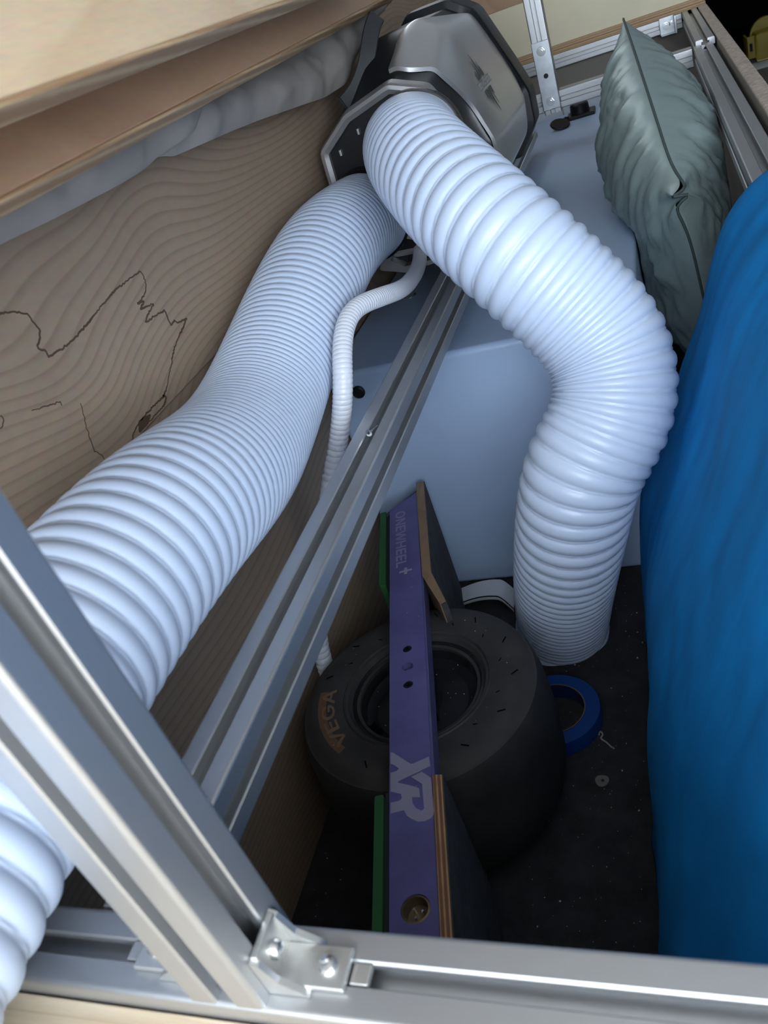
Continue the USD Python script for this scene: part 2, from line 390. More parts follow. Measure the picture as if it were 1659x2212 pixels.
# ------------------------------------------------------------------ aluminium bed frame
fr = thing('bed_frame', (-0.1, 1.0, 0.455), 'bolted bed frame of silver slotted aluminium extrusions around the compartment', 'bed frame')
part(fr, 'rail', bar('x', (0.155, 0.475), -0.505, 0.75), ALU, 'wide near rail crossing the bottom of the view')
part(fr, 'rail', bar('y', (-0.305, 0.475), 0.176, 2.178), ALU, 'long rail running away under the air conditioner')
part(fr, 'rail', bar('x', (2.20, 0.5225), -0.50, 0.082), ALU, 'nearer of the two far cross rails')
part(fr, 'rail', bar('x', (2.90, 0.5285), -0.50, 0.09), ALU, 'farther of the two far cross rails')
part(fr, 'rail', bar('y', (0.106, 0.523), 0.20, 2.19), ALU, 'right rail beside the pillow')
part(fr, 'rail', bar('y', (0.112, 0.531), 2.20, 2.88), ALU, 'short right rail at the far corner')
part(fr, 'post', bar('z', (-0.2275, 0.1555), 0.495, 1.15), ALU, 'upright post standing on the near rail')
part(fr, 'post', bar('z', (-0.236, 2.178 - 0.0005), 0.50, 1.2), ALU, 'far upright post with joining plate')
# flat joining plate on the far post
pl = part(fr, 'joining_plate', rbx(-0.2565, -0.2155, 2.1515, 2.1565, 0.510, 0.657, 0.0015, 8), PLATE, 'flat grey joining plate')
for z in (0.637, 0.528): part(pl, 'bolt', hexbolt((-0.236, 2.1515, z), (0, -1, 0), 0.0078, 0.006), STEEL)
part(pl, 'bolt_hole', cyl(0.0055, (-0.236, 2.1512, 0.584), (-0.236, 2.1514, 0.584), 20), BLACK)
# right-angle brackets at the far right corner
b2 = part(fr, 'corner_bracket', cat(rbx(0.028, 0.074, 2.872, 2.878, 0.506, 0.552, .001, 8), rbx(0.068, 0.074, 2.835, 2.878, 0.506, 0.552, .001, 8), rbx(0.030, 0.072, 2.845, 2.878, 0.506, 0.509, .001, 8)), PLATE)
part(b2, 'bolt', hexbolt((0.046, 2.872, 0.53), (0, -1, 0), 0.0085, 0.006), STEEL)
part(b2, 'bolt', hexbolt((0.062, 2.872, 0.532), (0, -1, 0), 0.006, 0.004), STEEL)
# gusset brackets on both sides of the near post
for sx in (1, -1):
    x0 = -0.2275 + sx * 0.0203; zt = 0.4955; yc = 0.155
    def gx(a, b, y0, y1, z0, z1, r=0.0008): return rbx(*sorted((x0 + sx * a, x0 + sx * b)), y0, y1, z0, z1, r, 8)
    body = [gx(0, 0.0035, yc - .0105, yc + .0105, zt, zt + .026), gx(0, 0.036, yc - .0095, yc + .0095, zt, zt + .0035)]
    tri_ = Polygon([(0, 0), (0.020, 0), (0.018, 0.003), (0.0085, 0.010), (0.004, 0.023), (0, 0.025)])
    for dy in (-0.0125, 0.0095):
        body.append(ext(tri_, 0.003, (x0, yc + dy + (0.003 if sx > 0 else 0), zt), (sx, 0, 0), (0, 0, 1)))
    bp_ = part(fr, 'corner_bracket', cat(*body), GUSSET, 'cast corner bracket at the foot of the near post')
    part(bp_, 'bolt', lathe([(0, 0), (.0046, 0), (.0046, .0012), (.0036, .003), (.0016, .0036), (.0014, .002), (0, .002)], (x0 + sx * .0035, yc, zt + .014), (sx, 0, 0), 16), STEEL)
    part(bp_, 'bolt', lathe([(0, 0), (.0046, 0), (.0046, .0012), (.0036, .003), (.0016, .0036), (.0014, .002), (0, .002)], (x0 + sx * .0265, yc, zt + .0035), (0, 0, 1), 16), STEEL)
    part(bp_, 'slot_nut', rbx(*sorted((x0 + sx * .0362, x0 + sx * .045)), yc - .0046, yc + .0046, zt - .004, zt - .0005, .0006, 8), GUSSET)
part(fr, 'bolt', lathe([(0, 0), (.006, 0), (.006, .0015), (.0045, .0042), (.002, .005), (0, .005)], (-0.292, 0.238, 0.495), (0, 0, 1), 20), STEEL, 'domed bolt near the end of the long rail')

# ------------------------------------------------------------------ plywood pieces
fp = thing('front_board', (0.1, 0.12, 0), 'plywood platform board in front of and just below the near rail', 'plywood board')
part(fp, 'panel', bx(-0.505, 0.75, 0.116, 0.1335, 0.0, 0.465), BIRCH, 'upright plywood skirt')
part(fp, 'deck', rbx(-0.505, 0.75, -0.70, 0.134, 0.4655, 0.4835, .001, 8), EDGE_X, 'grained plywood top')
sp = thing('side_board', (0.147, 1.6, 0), 'rough sawn plywood board along the outside of the right rail', 'plywood board')
part(sp, 'panel', bx(0.136, 0.158, 0.9, 2.86, 0.0, 0.548), TAUPE)
v = np.linspace(0.9, 2.86, 240)
e = []
for i, y in enumerate(v):
    d = 0.0012 * (meshkit.noise(np.array([[y * 90, 0.3, 0.1]]), 2)[0] - .5)
    e.append([(0.1355, y, 0.548), (0.1355, y, 0.5515 + d), (0.137, y, 0.553 + d), (0.147, y, 0.5535 + 1.5 * d), (0.157, y, 0.553 - d), (0.1585, y, 0.5515 - d), (0.1585, y, 0.548)])
part(sp, 'ply_edge', grid(np.array(e), close_v=True), OAK, 'chipped grey brown top edge')
hb = thing('cream_headboard', (-0.2, 2.9, 0.55), 'cream painted board with wooden bottom edge standing above the far rails', 'board')
part(hb, 'panel', rbx(-0.6, 0.157, 2.888, 2.906, 0.572, 0.712, .001, 8), CREAM)
part(hb, 'ply_edge', cat(rbx(-0.6, 0.1575, 2.882, 2.9075, 0.5490, 0.559, .001, 8), rbx(-0.6, 0.1575, 2.884, 2.9075, 0.5592, 0.572, .001, 8)), EDGE_Z, 'laminated wooden bottom edge')
part(hb, 'top_strip', rbx(-0.6, 0.157, 2.886, 2.907, 0.7122, 0.80, .001, 8), BROWN, 'brown wooden strip above the cream face')
single('far_panel', bx(-0.5, 0.13, 2.925, 2.935, 0.0, 0.512), TAUPE, 'taupe panel seen between the two far cross rails', 'panel')
ws = thing('white_strip', (-0.2, 2.63, 0.41), 'low white strip of jointed panels behind the black socket', 'trim strip')
for x0, x1 in ((-0.50, -0.262), (-0.2605, -0.2065), (-0.205, -0.151), (-0.1495, -0.06)):
    part(ws, 'panel', rbx(x0, x1, 2.638, 2.652, 0.405, 0.452, .0012, 8), WHITE)


def slant_board(A, B, lean, width, thick, face, edge, name, label, ext_a=0.5, ext_b=0.4):
    """a sheet leaning back to the left; A-B is its lower front edge"""
    A, B = np.array(A, float), np.array(B, float)
    d = (B - A) / np.linalg.norm(B - A); L_ = np.linalg.norm(B - A) + ext_a + ext_b
    o = A - d * ext_a
    side = np.cross([0, 0, 1.], d); side /= np.linalg.norm(side)     # towards -x
    up = math.sin(lean) * side + math.cos(lean) * np.cross(d, side)
    nrm = np.cross(d, up)                                              # away from the back
    if nrm[0] < 0: nrm = -nrm
    t = thing(name, A, label, 'board')
    def slab(w0, w1, t0, t1, r=0.0015):
        s = rbx(0, L_, w0, w1, t0, t1, r, 8); m = tri(s); T = frame(o, d, up, np.cross(d, up)); 
        if np.cross(d, up) @ nrm < 0: m.vertices[:, 2] *= -1; m.invert()
        m.apply_transform(T); return m
    part(t, 'panel', slab(0.0035, width, -thick, 0), face)
    part(t, 'ply_edge', slab(0, 0.0036, -thick, 0.0002), edge, 'bare laminated lower edge')
    return t


slant_board((-0.345, 0.398, 0.8124), (-0.395, 1.518, 0.8416), math.radians(30), 0.2, 0.018, BROWN, EDGE_Z, 'leaning_board', 'reddish plywood board leaning above the curtain, behind the pale one', 0.5, 0.12)
slant_board((-0.265, 0.335, 0.851), (-0.30, 0.843, 0.8645), math.radians(25), 0.35, 0.018, BIRCH, EDGE_Z, 'leaning_board', 'pale birch board leaning nearest the camera at the top left', 0.5, 0.5)

# ------------------------------------------------------------------ curtain
cu = thing('curtain', (-0.47, 1.0, 0.75), 'thin pale grey curtain bunched below the leaning boards', 'curtain')


def drape(hem, top, x0, amp, freq, seed, nu=160, nv=26):
    hem = np.array(hem); y = np.linspace(hem[0, 0], hem[-1, 0], nu)
    hz = PchipInterpolator(hem[:, 0], hem[:, 1])(y)
    P = np.zeros((nu, nv, 3))
    for j in range(nv):
        t = j / (nv - 1)
        z = hz + (top - hz) * t
        f = np.sin(y * freq + 1.3 * np.sin(y * 7 + t)) + 0.6 * np.sin(y * freq * 0.43 + 2 * t)
        n = meshkit.fbm(np.c_[y * 14, np.full(nu, t * 3.0), np.zeros(nu)], 3, seed) - .5
        belly = 0.012 * np.sin(min(1, t * 2.2) * np.pi)
        c2 = np.abs(meshkit.fbm(np.c_[y * 9 + t * 2.2, np.full(nu, t * 2.0) - y * 2, np.ones(nu)], 3, seed + 3) - .5)
        P[:, j] = np.c_[x0 + amp * f * (0.35 + 0.65 * t) + belly + 0.012 * n - 0.03 * c2 * (0.15 + 0.5 * t), y + 0.01 * (n), z]
    Q = P.copy(); Q[..., 0] -= 0.0012
    m = np.concatenate([P, Q[:, ::-1]], 1)
    return grid(m, close_v=True)


part(cu, 'drape', drape([(0.60, 0.80), (0.70, 0.794), (0.772, 0.783), (0.80, 0.7775), (0.86, 0.7755), (0.99, 0.770), (1.15, 0.760), (1.30, 0.7515), (1.40, 0.7575), (1.48, 0.782), (1.56, 0.801), (1.80, 0.835)], 0.888, -0.4565, 0.004, 52, 4), CLOTH, smooth=True)
part(cu, 'drape', drape([(0.30, 0.779), (0.486, 0.783), (0.543, 0.782), (0.611, 0.7815), (0.692, 0.782), (0.735, 0.786), (0.80, 0.7925), (0.842, 0.802), (0.866, 0.815), (0.878, 0.83)], 0.888, -0.437, 0.003, 34, 9), CLOTH, smooth=True)

# ------------------------------------------------------------------ white tank
tk = thing('water_tank', (-0.28, 1.84, 0), 'large white plastic tank filling the far half of the compartment', 'tank')
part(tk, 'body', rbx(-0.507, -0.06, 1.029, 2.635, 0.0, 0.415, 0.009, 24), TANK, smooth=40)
part(tk, 'grommet', lathe([(0, 0), (.010, 0), (.010, .003), (.0075, .005), (0, .005)], (-0.463, 1.029, 0.383), (0, -1, 0), 24), BLACK, 'round black grommet')
part(tk, 'bolt', cat(hexbolt((-0.437, 1.315, 0.415), (0, 0, 1), 0.0085, 0.008)), STEEL)
so = part(tk, 'socket', cat(rbx(-0.242, -0.166, 2.495, 2.575, 0.4145, 0.424, .003, 8), lathe([(0, 0), (.027, 0), (.025, .022), (.022, .026), (0, .026)], (-0.206, 2.535, 0.423), (0, 0, 1), 28)), BLACK, 'black outlet socket')
part(so, 'latch', tube([(-0.216, 2.556, .447), (-0.216, 2.566, .462), (-0.196, 2.566, .462), (-0.196, 2.556, .447)], 0.0022, 8), STEEL)
m = lathe([(0, -.003), (.025, -.003), (.027, 0), (.025, .003), (0, .003)], (0, 0, 0), (0.25, -0.35, 1), 28); m.apply_translation((-0.254, 2.425, 0.427))
part(so, 'cap', m, BLACK)
part(so, 'strap', tube([(-0.238, 2.50, .425), (-0.243, 2.475, .431), (-0.248, 2.45, .429)], 0.003, 8), BLACK)

# ------------------------------------------------------------------ portable air conditioner
ac = thing('air_conditioner', (-0.37, 1.25, 0.4955), 'portable air conditioner with black end and silver side shell, hoses attached', 'air conditioner')
FACE = np.array([(-.29, .5045), (-.25, .56), (-.25, .619), (-.268, .659), (-.301, .7225), (-.355, .743), (-.432, .7225), (-.486, .684), (-.490, .60), (-.423, .502), (-.36, .4985)])
FULL = np.array([(-.282, .499), (-.242, .555), (-.242, .607), (-.258, .66), (-.296, .773), (-.335, .800), (-.405, .800), (-.470, .738), (-.497, .60), (-.44, .500), (-.36, .4965)])
NT = 132


def section(f, off=0.0):
    """rounded cross-section between face (f = 0) and full body (f = 1)"""
    P = FACE * (1 - f) + FULL * f
    p = Polygon(P).buffer(-0.016).buffer(0.016 + off, 8)
    ring = np.array(p.exterior.coords)[:-1]
    if Polygon(ring).exterior.is_ccw is False: ring = ring[::-1]
    k = np.argmin(np.hypot(*(ring - P[0]).T)); ring = np.roll(ring, -k, 0); ring = np.vstack([ring, ring[:1]])
    # resample so that sample numbers follow the control points
    s = np.r_[0, np.cumsum(np.hypot(*np.diff(ring, axis=0).T))]
    keys = [0]
    for q in P[1:]:
        keys.append(s[np.argmin(np.hypot(*(ring - q).T))])
    keys.append(s[-1])
    keys = np.maximum.accumulate(keys)
    t = np.interp(np.linspace(0, 11, NT, endpoint=False), np.arange(12), keys)
    return np.stack([np.interp(t, s, ring[:, 0]), np.interp(t, s, ring[:, 1])], 1)


def fy(y): 
    x = np.clip((y - 1.27) / 0.17, 0, 1); return x * x * (3 - 2 * x)


def loft(ys, fs, offs, caps=True):
    P = np.array([np.c_[S[:, 0], np.full(NT, y), np.maximum(S[:, 1], .4957)] for y, S in ((y, section(f, o)) for y, f, o in zip(ys, fs, offs))])
    m = grid(P, close_v=True); v = np.vstack([m.vertices, P[0].mean(0), P[-1].mean(0)]); f = list(map(tuple, m.faces)); n = len(P) * NT
    if caps:
        for j in range(NT):
            k = (j + 1) % NT
            f += [(n, j, k), (n + 1, n - NT + k, n - NT + j)]
    m = trimesh.Trimesh(v, f, process=False)
    if m.volume < 0: m.invert()
    return m


ys = np.r_[1.266, 1.272, np.linspace(1.28, 1.46, 12), np.linspace(1.5, 1.84, 8), 1.87, 1.89, 1.9]
part(ac, 'body', loft(ys, [fy(y) for y in ys], [-.004] * (len(ys) - 3) + [-.006, -.014, -.03]), BLACK, smooth=35)
# silver ring round the black end
ro, ri = section(0, 0.002), section(0, -0.0125)
rr = np.stack([np.c_[ri[:, 0], np.full(NT, 1.2535), ri[:, 1]], np.c_[section(0, -.006)[:, 0], np.full(NT, 1.2500), section(0, -.006)[:, 1]], np.c_[section(0, -.0008)[:, 0], np.full(NT, 1.2515), section(0, -.0008)[:, 1]],
               np.c_[ro[:, 0], np.full(NT, 1.256), ro[:, 1]], np.c_[section(0.02, .003)[:, 0], np.full(NT, 1.2725), section(0.02, .003)[:, 1]], np.c_[ri[:, 0], np.full(NT, 1.274), ri[:, 1]]])
m = grid(rr, close_u=True, close_v=True)
if m.volume < 0: m.invert()
part(ac, 'trim_ring', m, TRIM, 'satin silver ring framing the black end', smooth=35)
ep = part(ac, 'end_panel', loft([1.262, 1.270], [0, 0], [-.012, -.012]), GLOSS, 'gloss black end panel')
for p in ((-0.455, 0.678), (-0.418, 0.6985)):
    part(ep, 'tab', rbx(p[0] - .002, p[0] + .002, 1.254, 1.263, p[1] - .008, p[1] + .001, .0008, 8), TRIM)
# silver shell over the right side and top, tapering to the left
us = np.linspace(0.82, 5.25, 84)
yf = PchipInterpolator([0.82, 1.2, 2.0, 3.0, 4.0, 4.7, 5.25], [1.42, 1.365, 1.352, 1.352, 1.318, 1.312, 1.325])(us)
yb = PchipInterpolator([0.82, 1.2, 2.0, 3.0, 4.0, 4.4, 4.8, 5.25], [1.67, 1.735, 1.765, 1.785, 1.715, 1.60, 1.48, 1.40])(us)
nvs = 30
sh = np.zeros((len(us), nvs + 4, 3))
for j in range(nvs):
    t = j / (nvs - 1)
    for i, u in enumerate(us):
        y = yf[i] + (yb[i] - yf[i]) * t
        e = min(1, min(t, 1 - t) * 14, min(i, len(us) - 1 - i) / 3.5)
        key = round(y, 3)
        S = sh_cache.get(key) if 'sh_cache' in globals() else None
        if S is None:
            globals().setdefault('sh_cache', {})
            S = section(fy(y), 0.0); sh_cache[key] = S
        g = u * NT / 11; a = int(g) % NT; b = (a + 1) % NT; w = g - int(g)
        q = S[a] * (1 - w) + S[b] * w
        dv = S[(a + 3) % NT] - S[(a - 3) % NT]; nrm = np.array([dv[1], -dv[0]]); nrm /= np.hypot(*nrm)
        q = q + nrm * (0.001 + 0.0045 * math.sin(e * math.pi / 2))
        sh[i, j + 2] = (q[0], y, q[1])
from scipy.ndimage import gaussian_filter1d
sh[:, 2:nvs + 2] = gaussian_filter1d(gaussian_filter1d(sh[:, 2:nvs + 2], 2.0, axis=1, mode='nearest'), 1.2, axis=0, mode='nearest')
for i in range(len(us)):
    for a, b in ((1, 2), (0, 2), (nvs + 2, nvs + 1), (nvs + 3, nvs + 1)):
        q = sh[i, b].copy(); c_ = np.array([-0.37, q[1], 0.65]); q += (c_ - q) / np.linalg.norm(c_ - q) * 0.006; sh[i, a] = q
m = grid(sh)
if m.face_normals[m.triangles_center[:, 0].argmax()][0] < 0: m.invert()
shell = part(ac, 'side_shell', m, SILVER, 'brushed silver side shell', smooth=35)
# small silver piece low on the right, behind the ring
us2 = np.linspace(0.55, 2.1, 20); Pp = []
for u in us2:
    row = []
    for t in np.linspace(0, 1, 8):
        y = 1.277 + t * (0.012 + 0.030 * max(0, (2.1 - u) / 1.55))
        S = section(fy(y), 0.0); g = u * NT / 11; a = int(g); w = g - a
        q = S[a] * (1 - w) + S[a + 1] * w; dv = S[a + 3] - S[a - 3]; n_ = np.array([dv[1], -dv[0]]); n_ /= np.hypot(*n_)
        q = q + n_ * 0.0025; row.append((q[0], y, q[1]))
    Pp.append(row)
m = grid(np.array(Pp))
if m.face_normals[:, 0].mean() < 0: m.invert()
part(ac, 'lower_trim', m, TRIM, 'silver trim low on the right side', smooth=35)
# hoop-shaped handle band round the far end
o2, i2 = [section(1, 0.011), section(1, -0.006)], None
ring = []
for y, off in ((1.775, -.006), (1.778, .008), (1.785, .0105), (1.865, .0105), (1.874, .008), (1.878, -.006)): 
    S = section(1, off); ring.append(np.c_[S[:, 0], y + 0.9 * np.clip(0.62 - S[:, 1], -0.16, 0.0) * 0.55, np.maximum(S[:, 1], .4957)])
m = grid(np.array(ring), close_u=True, close_v=True)
if m.volume < 0: m.invert()
part(ac, 'handle_band', m, BLACK, 'black band hooped round the far end', smooth=35)
# left handle strap
st = np.array([(-.388, 1.42, .824), (-.398, 1.40, .807), (-.408, 1.38, .78), (-.424, 1.36, .752), (-.438, 1.345, .738), (-.452, 1.33, .730)])
P_, _ = spline(st, 40)
a_ = np.gradient(P_, axis=0); a_ /= np.linalg.norm(a_, axis=1)[:, None]
sd = np.cross(a_, [-0.3, 0.95, -0.06]); sd /= np.linalg.norm(sd, axis=1)[:, None]; up_ = np.cross(sd, a_)
loop = [(-.013, 0), (-.0115, .004), (.0115, .004), (.013, 0), (.0115, -.004), (-.0115, -.004)]
m = grid(np.array([[p + s * sd[i] + h * up_[i] for s, h in loop] for i, p in enumerate(P_)]), close_v=True)
part(ac, 'handle_strap', m, CHARCOAL, 'dark grey strap on the left shoulder', smooth=40)
# drain outlet below
dr = []
outer = Polygon([(-0.440, 0.496), (-0.400, 0.545), (-0.352, 0.520), (-0.352, 0.488), (-0.405, 0.4845)]).buffer(.004, 6)
inner = Polygon([(-0.420, 0.505), (-0.396, 0.533), (-0.357, 0.516), (-0.357, 0.492), (-0.403, 0.492)]).buffer(.002, 6)
dh = part(ac, 'drain_housing', ext(outer.difference(inner), 0.03, (0, 1.262, 0), (1, 0, 0), (0, 0, 1)), TRIM, 'silver drain housing under the black end')
part(dh, 'drain_recess', ext(inner.buffer(.0006), 0.006, (0, 1.258, 0), (1, 0, 0), (0, 0, 1)), BLACK)
# hose collars
for c0, c1, rad in (((-0.335, 1.262, 0.6575), (-0.331, 1.226, 0.6605), 0.0705), ((-0.4385, 1.262, 0.578), (-0.438, 1.224, 0.5775), 0.0695)):
    c0, c1 = np.array(c0), np.array(c1); ax_ = c1 - c0; hl = np.linalg.norm(ax_)
    prof = [(rad - .010, 0), (rad, 0), (rad, hl * .18), (rad - .003, hl * .22), (rad - .003, hl * .30), (rad, hl * .34), (rad, hl * .5), (rad - .003, hl * .54), (rad - .003, hl * .64), (rad, hl * .68), (rad - .001, hl * .98), (rad - .010, hl)]
    part(ac, 'hose_collar', lathe(prof, c0, ax_, 56), GLOSS, 'ribbed black hose collar', smooth=25)
# etched emblem: lettering between two clusters of tapered strokes
PA, PB = section(1, 0.0), None
e1 = np.array([0, 1.0, 0]); e2 = np.array([-0.0380, 0, 0.1130]); e2 /= np.linalg.norm(e2); en = np.cross(e1, e2)
if en[0] < 0: en = -en
org = np.array([-0.2640, 1.475, 0.680]) + en * 0.0056


def on_shell(poly, h=0.0006):
    g = poly; ms = [trimesh.creation.extrude_polygon(q, h, engine='earcut') for q in getattr(g, 'geoms', [g])]
    m = trimesh.util.concatenate(ms); v = m.vertices.copy(); m.vertices = org + v[:, :1] * e1 + v[:, 1:2] * e2 + v[:, 2:] * en
    if m.volume < 0: m.invert()
    return m


def stroke(x, y0, y1, w, skew):
    w = w * 1.45
    return Polygon([(x - w, y0), (x + w, y0), (x + w * .9 + skew * .8, y0 + (y1 - y0) * .6), (x + skew, y1), (x - w * .3 + skew * .7, y0 + (y1 - y0) * .5)])


up_s = unary_union([stroke(-.022, .009, .024, .0048, -.003), stroke(-.012, .009, .040, .0022, -.006), stroke(-.003, .009, .034, .0022, .002), stroke(.008, .012, .050, .0042, -.010), stroke(.016, .009, .034, .0026, .002), stroke(.024, .009, .026, .0032, .0)])
from shapely import affinity
dn_s = affinity.rotate(up_s, 180, origin=(0, 0))
part(shell, 'emblem', on_shell(up_s), INK, 'etched emblem strokes', smooth=False)
part(shell, 'emblem', on_shell(dn_s), INK, 'etched emblem strokes', smooth=False)
tm = meshkit.text_mesh('ZERO BREEZE', 0.0125, 0.0006); tm.apply_translation((-tm.bounds.mean(0)[0], -.00525, 0))
tm.vertices[:, 0] *= 0.118 / np.ptp(tm.vertices[:, 0])
v_ = tm.vertices.copy(); tm.vertices = org + v_[:, :1] * e1 + v_[:, 1:2] * e2 + v_[:, 2:] * en
part(shell, 'lettering', tm, INK2, 'etched maker lettering', smooth=False)

# ------------------------------------------------------------------ hoses
RH = 0.066
right_path = [(-.331, 1.243, .658), (-.322, 1.18, .666), (-.292, 1.07, .668), (-.250, .98, .648), (-.205, .91, .618), (-.161, .868, .577), (-.115, .848, .520), (-.082, .828, .458), (-.088, .798, .405), (-.122, .775, .358), (-.146, .776, .30), (-.172, .80, .215), (-.203, .85, .10), (-.226, .893, .004)]
m = corrugated(right_path, RH, [(0, .010), (.12, .011), (.25, .0195), (.42, .0185), (.5, .0135), (.62, .0145), (.72, .020), (.82, .0135), (.90, .0122), (1, .0135)], .0085, spread=[(0, 1), (.93, 1.0), (.975, .985), (.985, 1.03), (1, 1.04)])
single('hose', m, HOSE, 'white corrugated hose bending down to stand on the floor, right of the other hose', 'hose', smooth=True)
left_path = [(-.438, 1.240, .578), (-.436, 1.16, .586), (-.430, 1.0, .590), (-.432, .84, .560), (-.430, .70, .530), (-.405, .56, .540), (-.388, .43, .566), (-.386, .33, .572), (-.382, .24, .572), (-.372, .15, .568), (-.364, .05, .562), (-.36, -.06, .558)]
m = corrugated(left_path, RH, [(0, .0135), (.2, .0135), (.36, .0095), (.48, .0092), (.58, .0120), (.68, .0175), (.85, .0195), (1, .0215)], .0060)
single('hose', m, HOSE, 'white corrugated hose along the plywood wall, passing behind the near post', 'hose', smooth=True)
drain_path = [(-.378, 1.252, .503), (-.366, 1.19, .502), (-.347, 1.08, .515), (-.331, .969, .537), (-.333, .870, .563), (-.345, .825, .568), (-.350, .79, .555), (-.352, .752, .520), (-.375, .742, .462), (-.400, .735, .415), (-.440, .705, .32), (-.476, .682, .22), (-.487, .672, .12), (-.488, .668, .06), (-.488, .667, .004)]
m = corrugated(drain_path, .0112, [(0, .0048), (.35, .0046), (.5, .0052), (.6, .0085), (1, .009)], .0021, sec=26, per=7, ridge=0.0)
single('drain_hose', m, CLEAR, 'thin translucent ribbed drain hose hanging from the air conditioner', 'hose', smooth=True)

# ------------------------------------------------------------------ one-wheeled board lying on its side
AX = np.array([-0.3345, 0.608, 0.0]); D = np.array([0.2464, -0.9692, 0]); W = np.array([0.9692, 0.2464, 0]); ZU = np.array([0, 0, 1.0])
ob = thing('one_wheel_board', AX, 'purple railed one-wheel electric board lying on its side on the black floor', 'electric board')


def bd(poly, z0, z1): return ext(poly, z1 - z0, AX + ZU * z0, W, -D) if False else ext_sw(poly, z0, z1)


def ext_sw(poly, z0, z1):
    ms = [trimesh.creation.extrude_polygon(g, z1 - z0, engine='earcut') for g in getattr(poly, 'geoms', [poly])]
    m = trimesh.util.concatenate(ms); v = m.vertices.copy()
    m.vertices = AX + v[:, :1] * D + v[:, 1:2] * W + (v[:, 2:] + z0) * ZU
    if m.volume < 0: m.invert()
    return m


rail_poly = Polygon([(-.37, .0212), (-.338, -.0212), (.338, -.0212), (.37, .0212)]).buffer(-.0015).buffer(.0015, 4)
hl_ = unary_union([Point(-.0290, 0).buffer(.0057, 12), Point(.0285, 0).buffer(.0057, 12), Point(.0006, 0).buffer(.0064, 12), Point(.2865, .0015).buffer(.0128, 16)])
rl = part(ob, 'rail', ext_sw(rail_poly.difference(hl_), .2165, .2305), PURPLE, 'purple anodised upper rail', smooth=25)
part(rl, 'side_flange', ext_sw(sbox(-.365, .0205, .365, .0235), .205, .2285), PURPLE_SIDE)
part(ob, 'rail', ext_sw(rail_poly, .0, .014), PURPLE_SIDE, 'lower rail on the floor', smooth=25)
for s_ in (-.029, .0285):
    o_ = AX + D * s_ + ZU * .222
    part(rl, 'bolt', lathe([(0, 0), (.0055, 0), (.0055, .0070), (.0048, .0080), (.0028, .0080), (.0026, .004), (0, .004)], o_, (0, 0, 1), 18), BLACK)
part(rl, 'axle_bore', ext_sw(Point(.0006, 0).buffer(.0061, 10), .2168, .2225), PURPLE_SIDE)
o_ = AX + D * .2865 + W * .0015
cp = part(rl, 'charge_port', lathe([(0, .215), (.0126, .215), (.0126, .2295), (.0108, .2300), (.0102, .2290), (.0100, .2185), (0, .2185)], o_, (0, 0, 1), 30), BRASS, 'round recessed charging port')
for k in range(3):
    q = o_ + np.array([math.cos(k * 2.094 + .4), math.sin(k * 2.094 + .4), 0]) * .0045 + ZU * .2184
    part(cp, 'pin', cyl(.0011, q, q + ZU * .007, 8), STEEL)


def rail_text(txt, s0, s1, w0, w1, mat, name, bold=False, slant=0.0, label=None, lift=0.0):
    t = meshkit.text_mesh(txt, 0.01, 0.0003, bold); b = t.bounds; v = t.vertices.copy()
    x = (v[:, 0] - b[0, 0]) / (b[1, 0] - b[0, 0]); y = (v[:, 1] - b[0, 1]) / (b[1, 1] - b[0, 1])
    s = s0 + (s1 - s0) * x + slant * y; w = w0 + (w1 - w0) * y
    t.vertices = AX + s[:, None] * D + w[:, None] * W + (v[:, 2:] + .2304 + lift) * ZU
    if t.volume < 0: t.invert()
    part(rl, name, t, mat, label, smooth=False)


rail_text('ONEWHEEL', -.327, -.190, -.0125, .0025, PRINT2, 'lettering', True, label='faint worn lettering')
rail_text('+', -.186, -.172, -.0080, .0095, PRINT, 'lettering', True, label='pale plus sign')
XR = Polygon([(482, 250), (520, 258), (815, 522), (850, 525), (1112, 465), (1126, 625), (975, 668), (985, 690), (1128, 820), (1150, 1330), (1145, 1390), (1100, 1435), (1010, 1465), (900, 1455), (800, 1390), (740, 1340), (690, 1240), (482, 1250)])
for isl in ([(470, 450), (520, 465), (620, 560), (580, 590), (470, 605)], [(590, 782), (640, 757), (980, 668), (990, 692), (815, 740), (985, 890), (1000, 1280), (960, 1300), (880, 1250), (825, 1160), (820, 1065), (945, 1090), (935, 950), (870, 910)],
            [(470, 900), (540, 930), (650, 980), (660, 1050), (620, 1080), (470, 1085)]):
    XR = XR.difference(Polygon(isl).buffer(0))
XR = affinity.affine_transform(XR, [0, .087 / 1210, .0418 / 670, 0, .118 - 250 * .087 / 1210, -.0207 - 470 * .0418 / 670])
part(rl, 'lettering', ext_sw(XR, .2304, .2307), PRINT, 'large pale letters X R', smooth=False)
# footpads: laminated decks between the two rails, on the right side of the rails
far_deck = Polygon([(-.392, .0215), (-.392, .0335), (-.16, .0350), (-.095, .0505), (-.092, .0430), (-.155, .0235), (-.30, .0218)])
near_deck = Polygon([(.158, .0225), (.160, .0315), (.30, .0315), (.38, .0315), (.38, .0218)])
for dk, lab in ((far_deck, 'far footpad with worn wooden edge'), (near_deck, 'near footpad with layered wooden edge')):
    fpd = part(ob, 'footpad', ext_sw(dk, .006, .2330), DECK if dk is far_deck else EDGE_PAD, lab, smooth=25)
    g = dk.buffer(.0011).difference(dk).intersection(affinity.translate(dk.buffer(.0015), 0, .003)).buffer(0)
    part(fpd, 'grip', ext_sw(g, .0065, .2315), GRIP, 'dark grip surface', smooth=False)
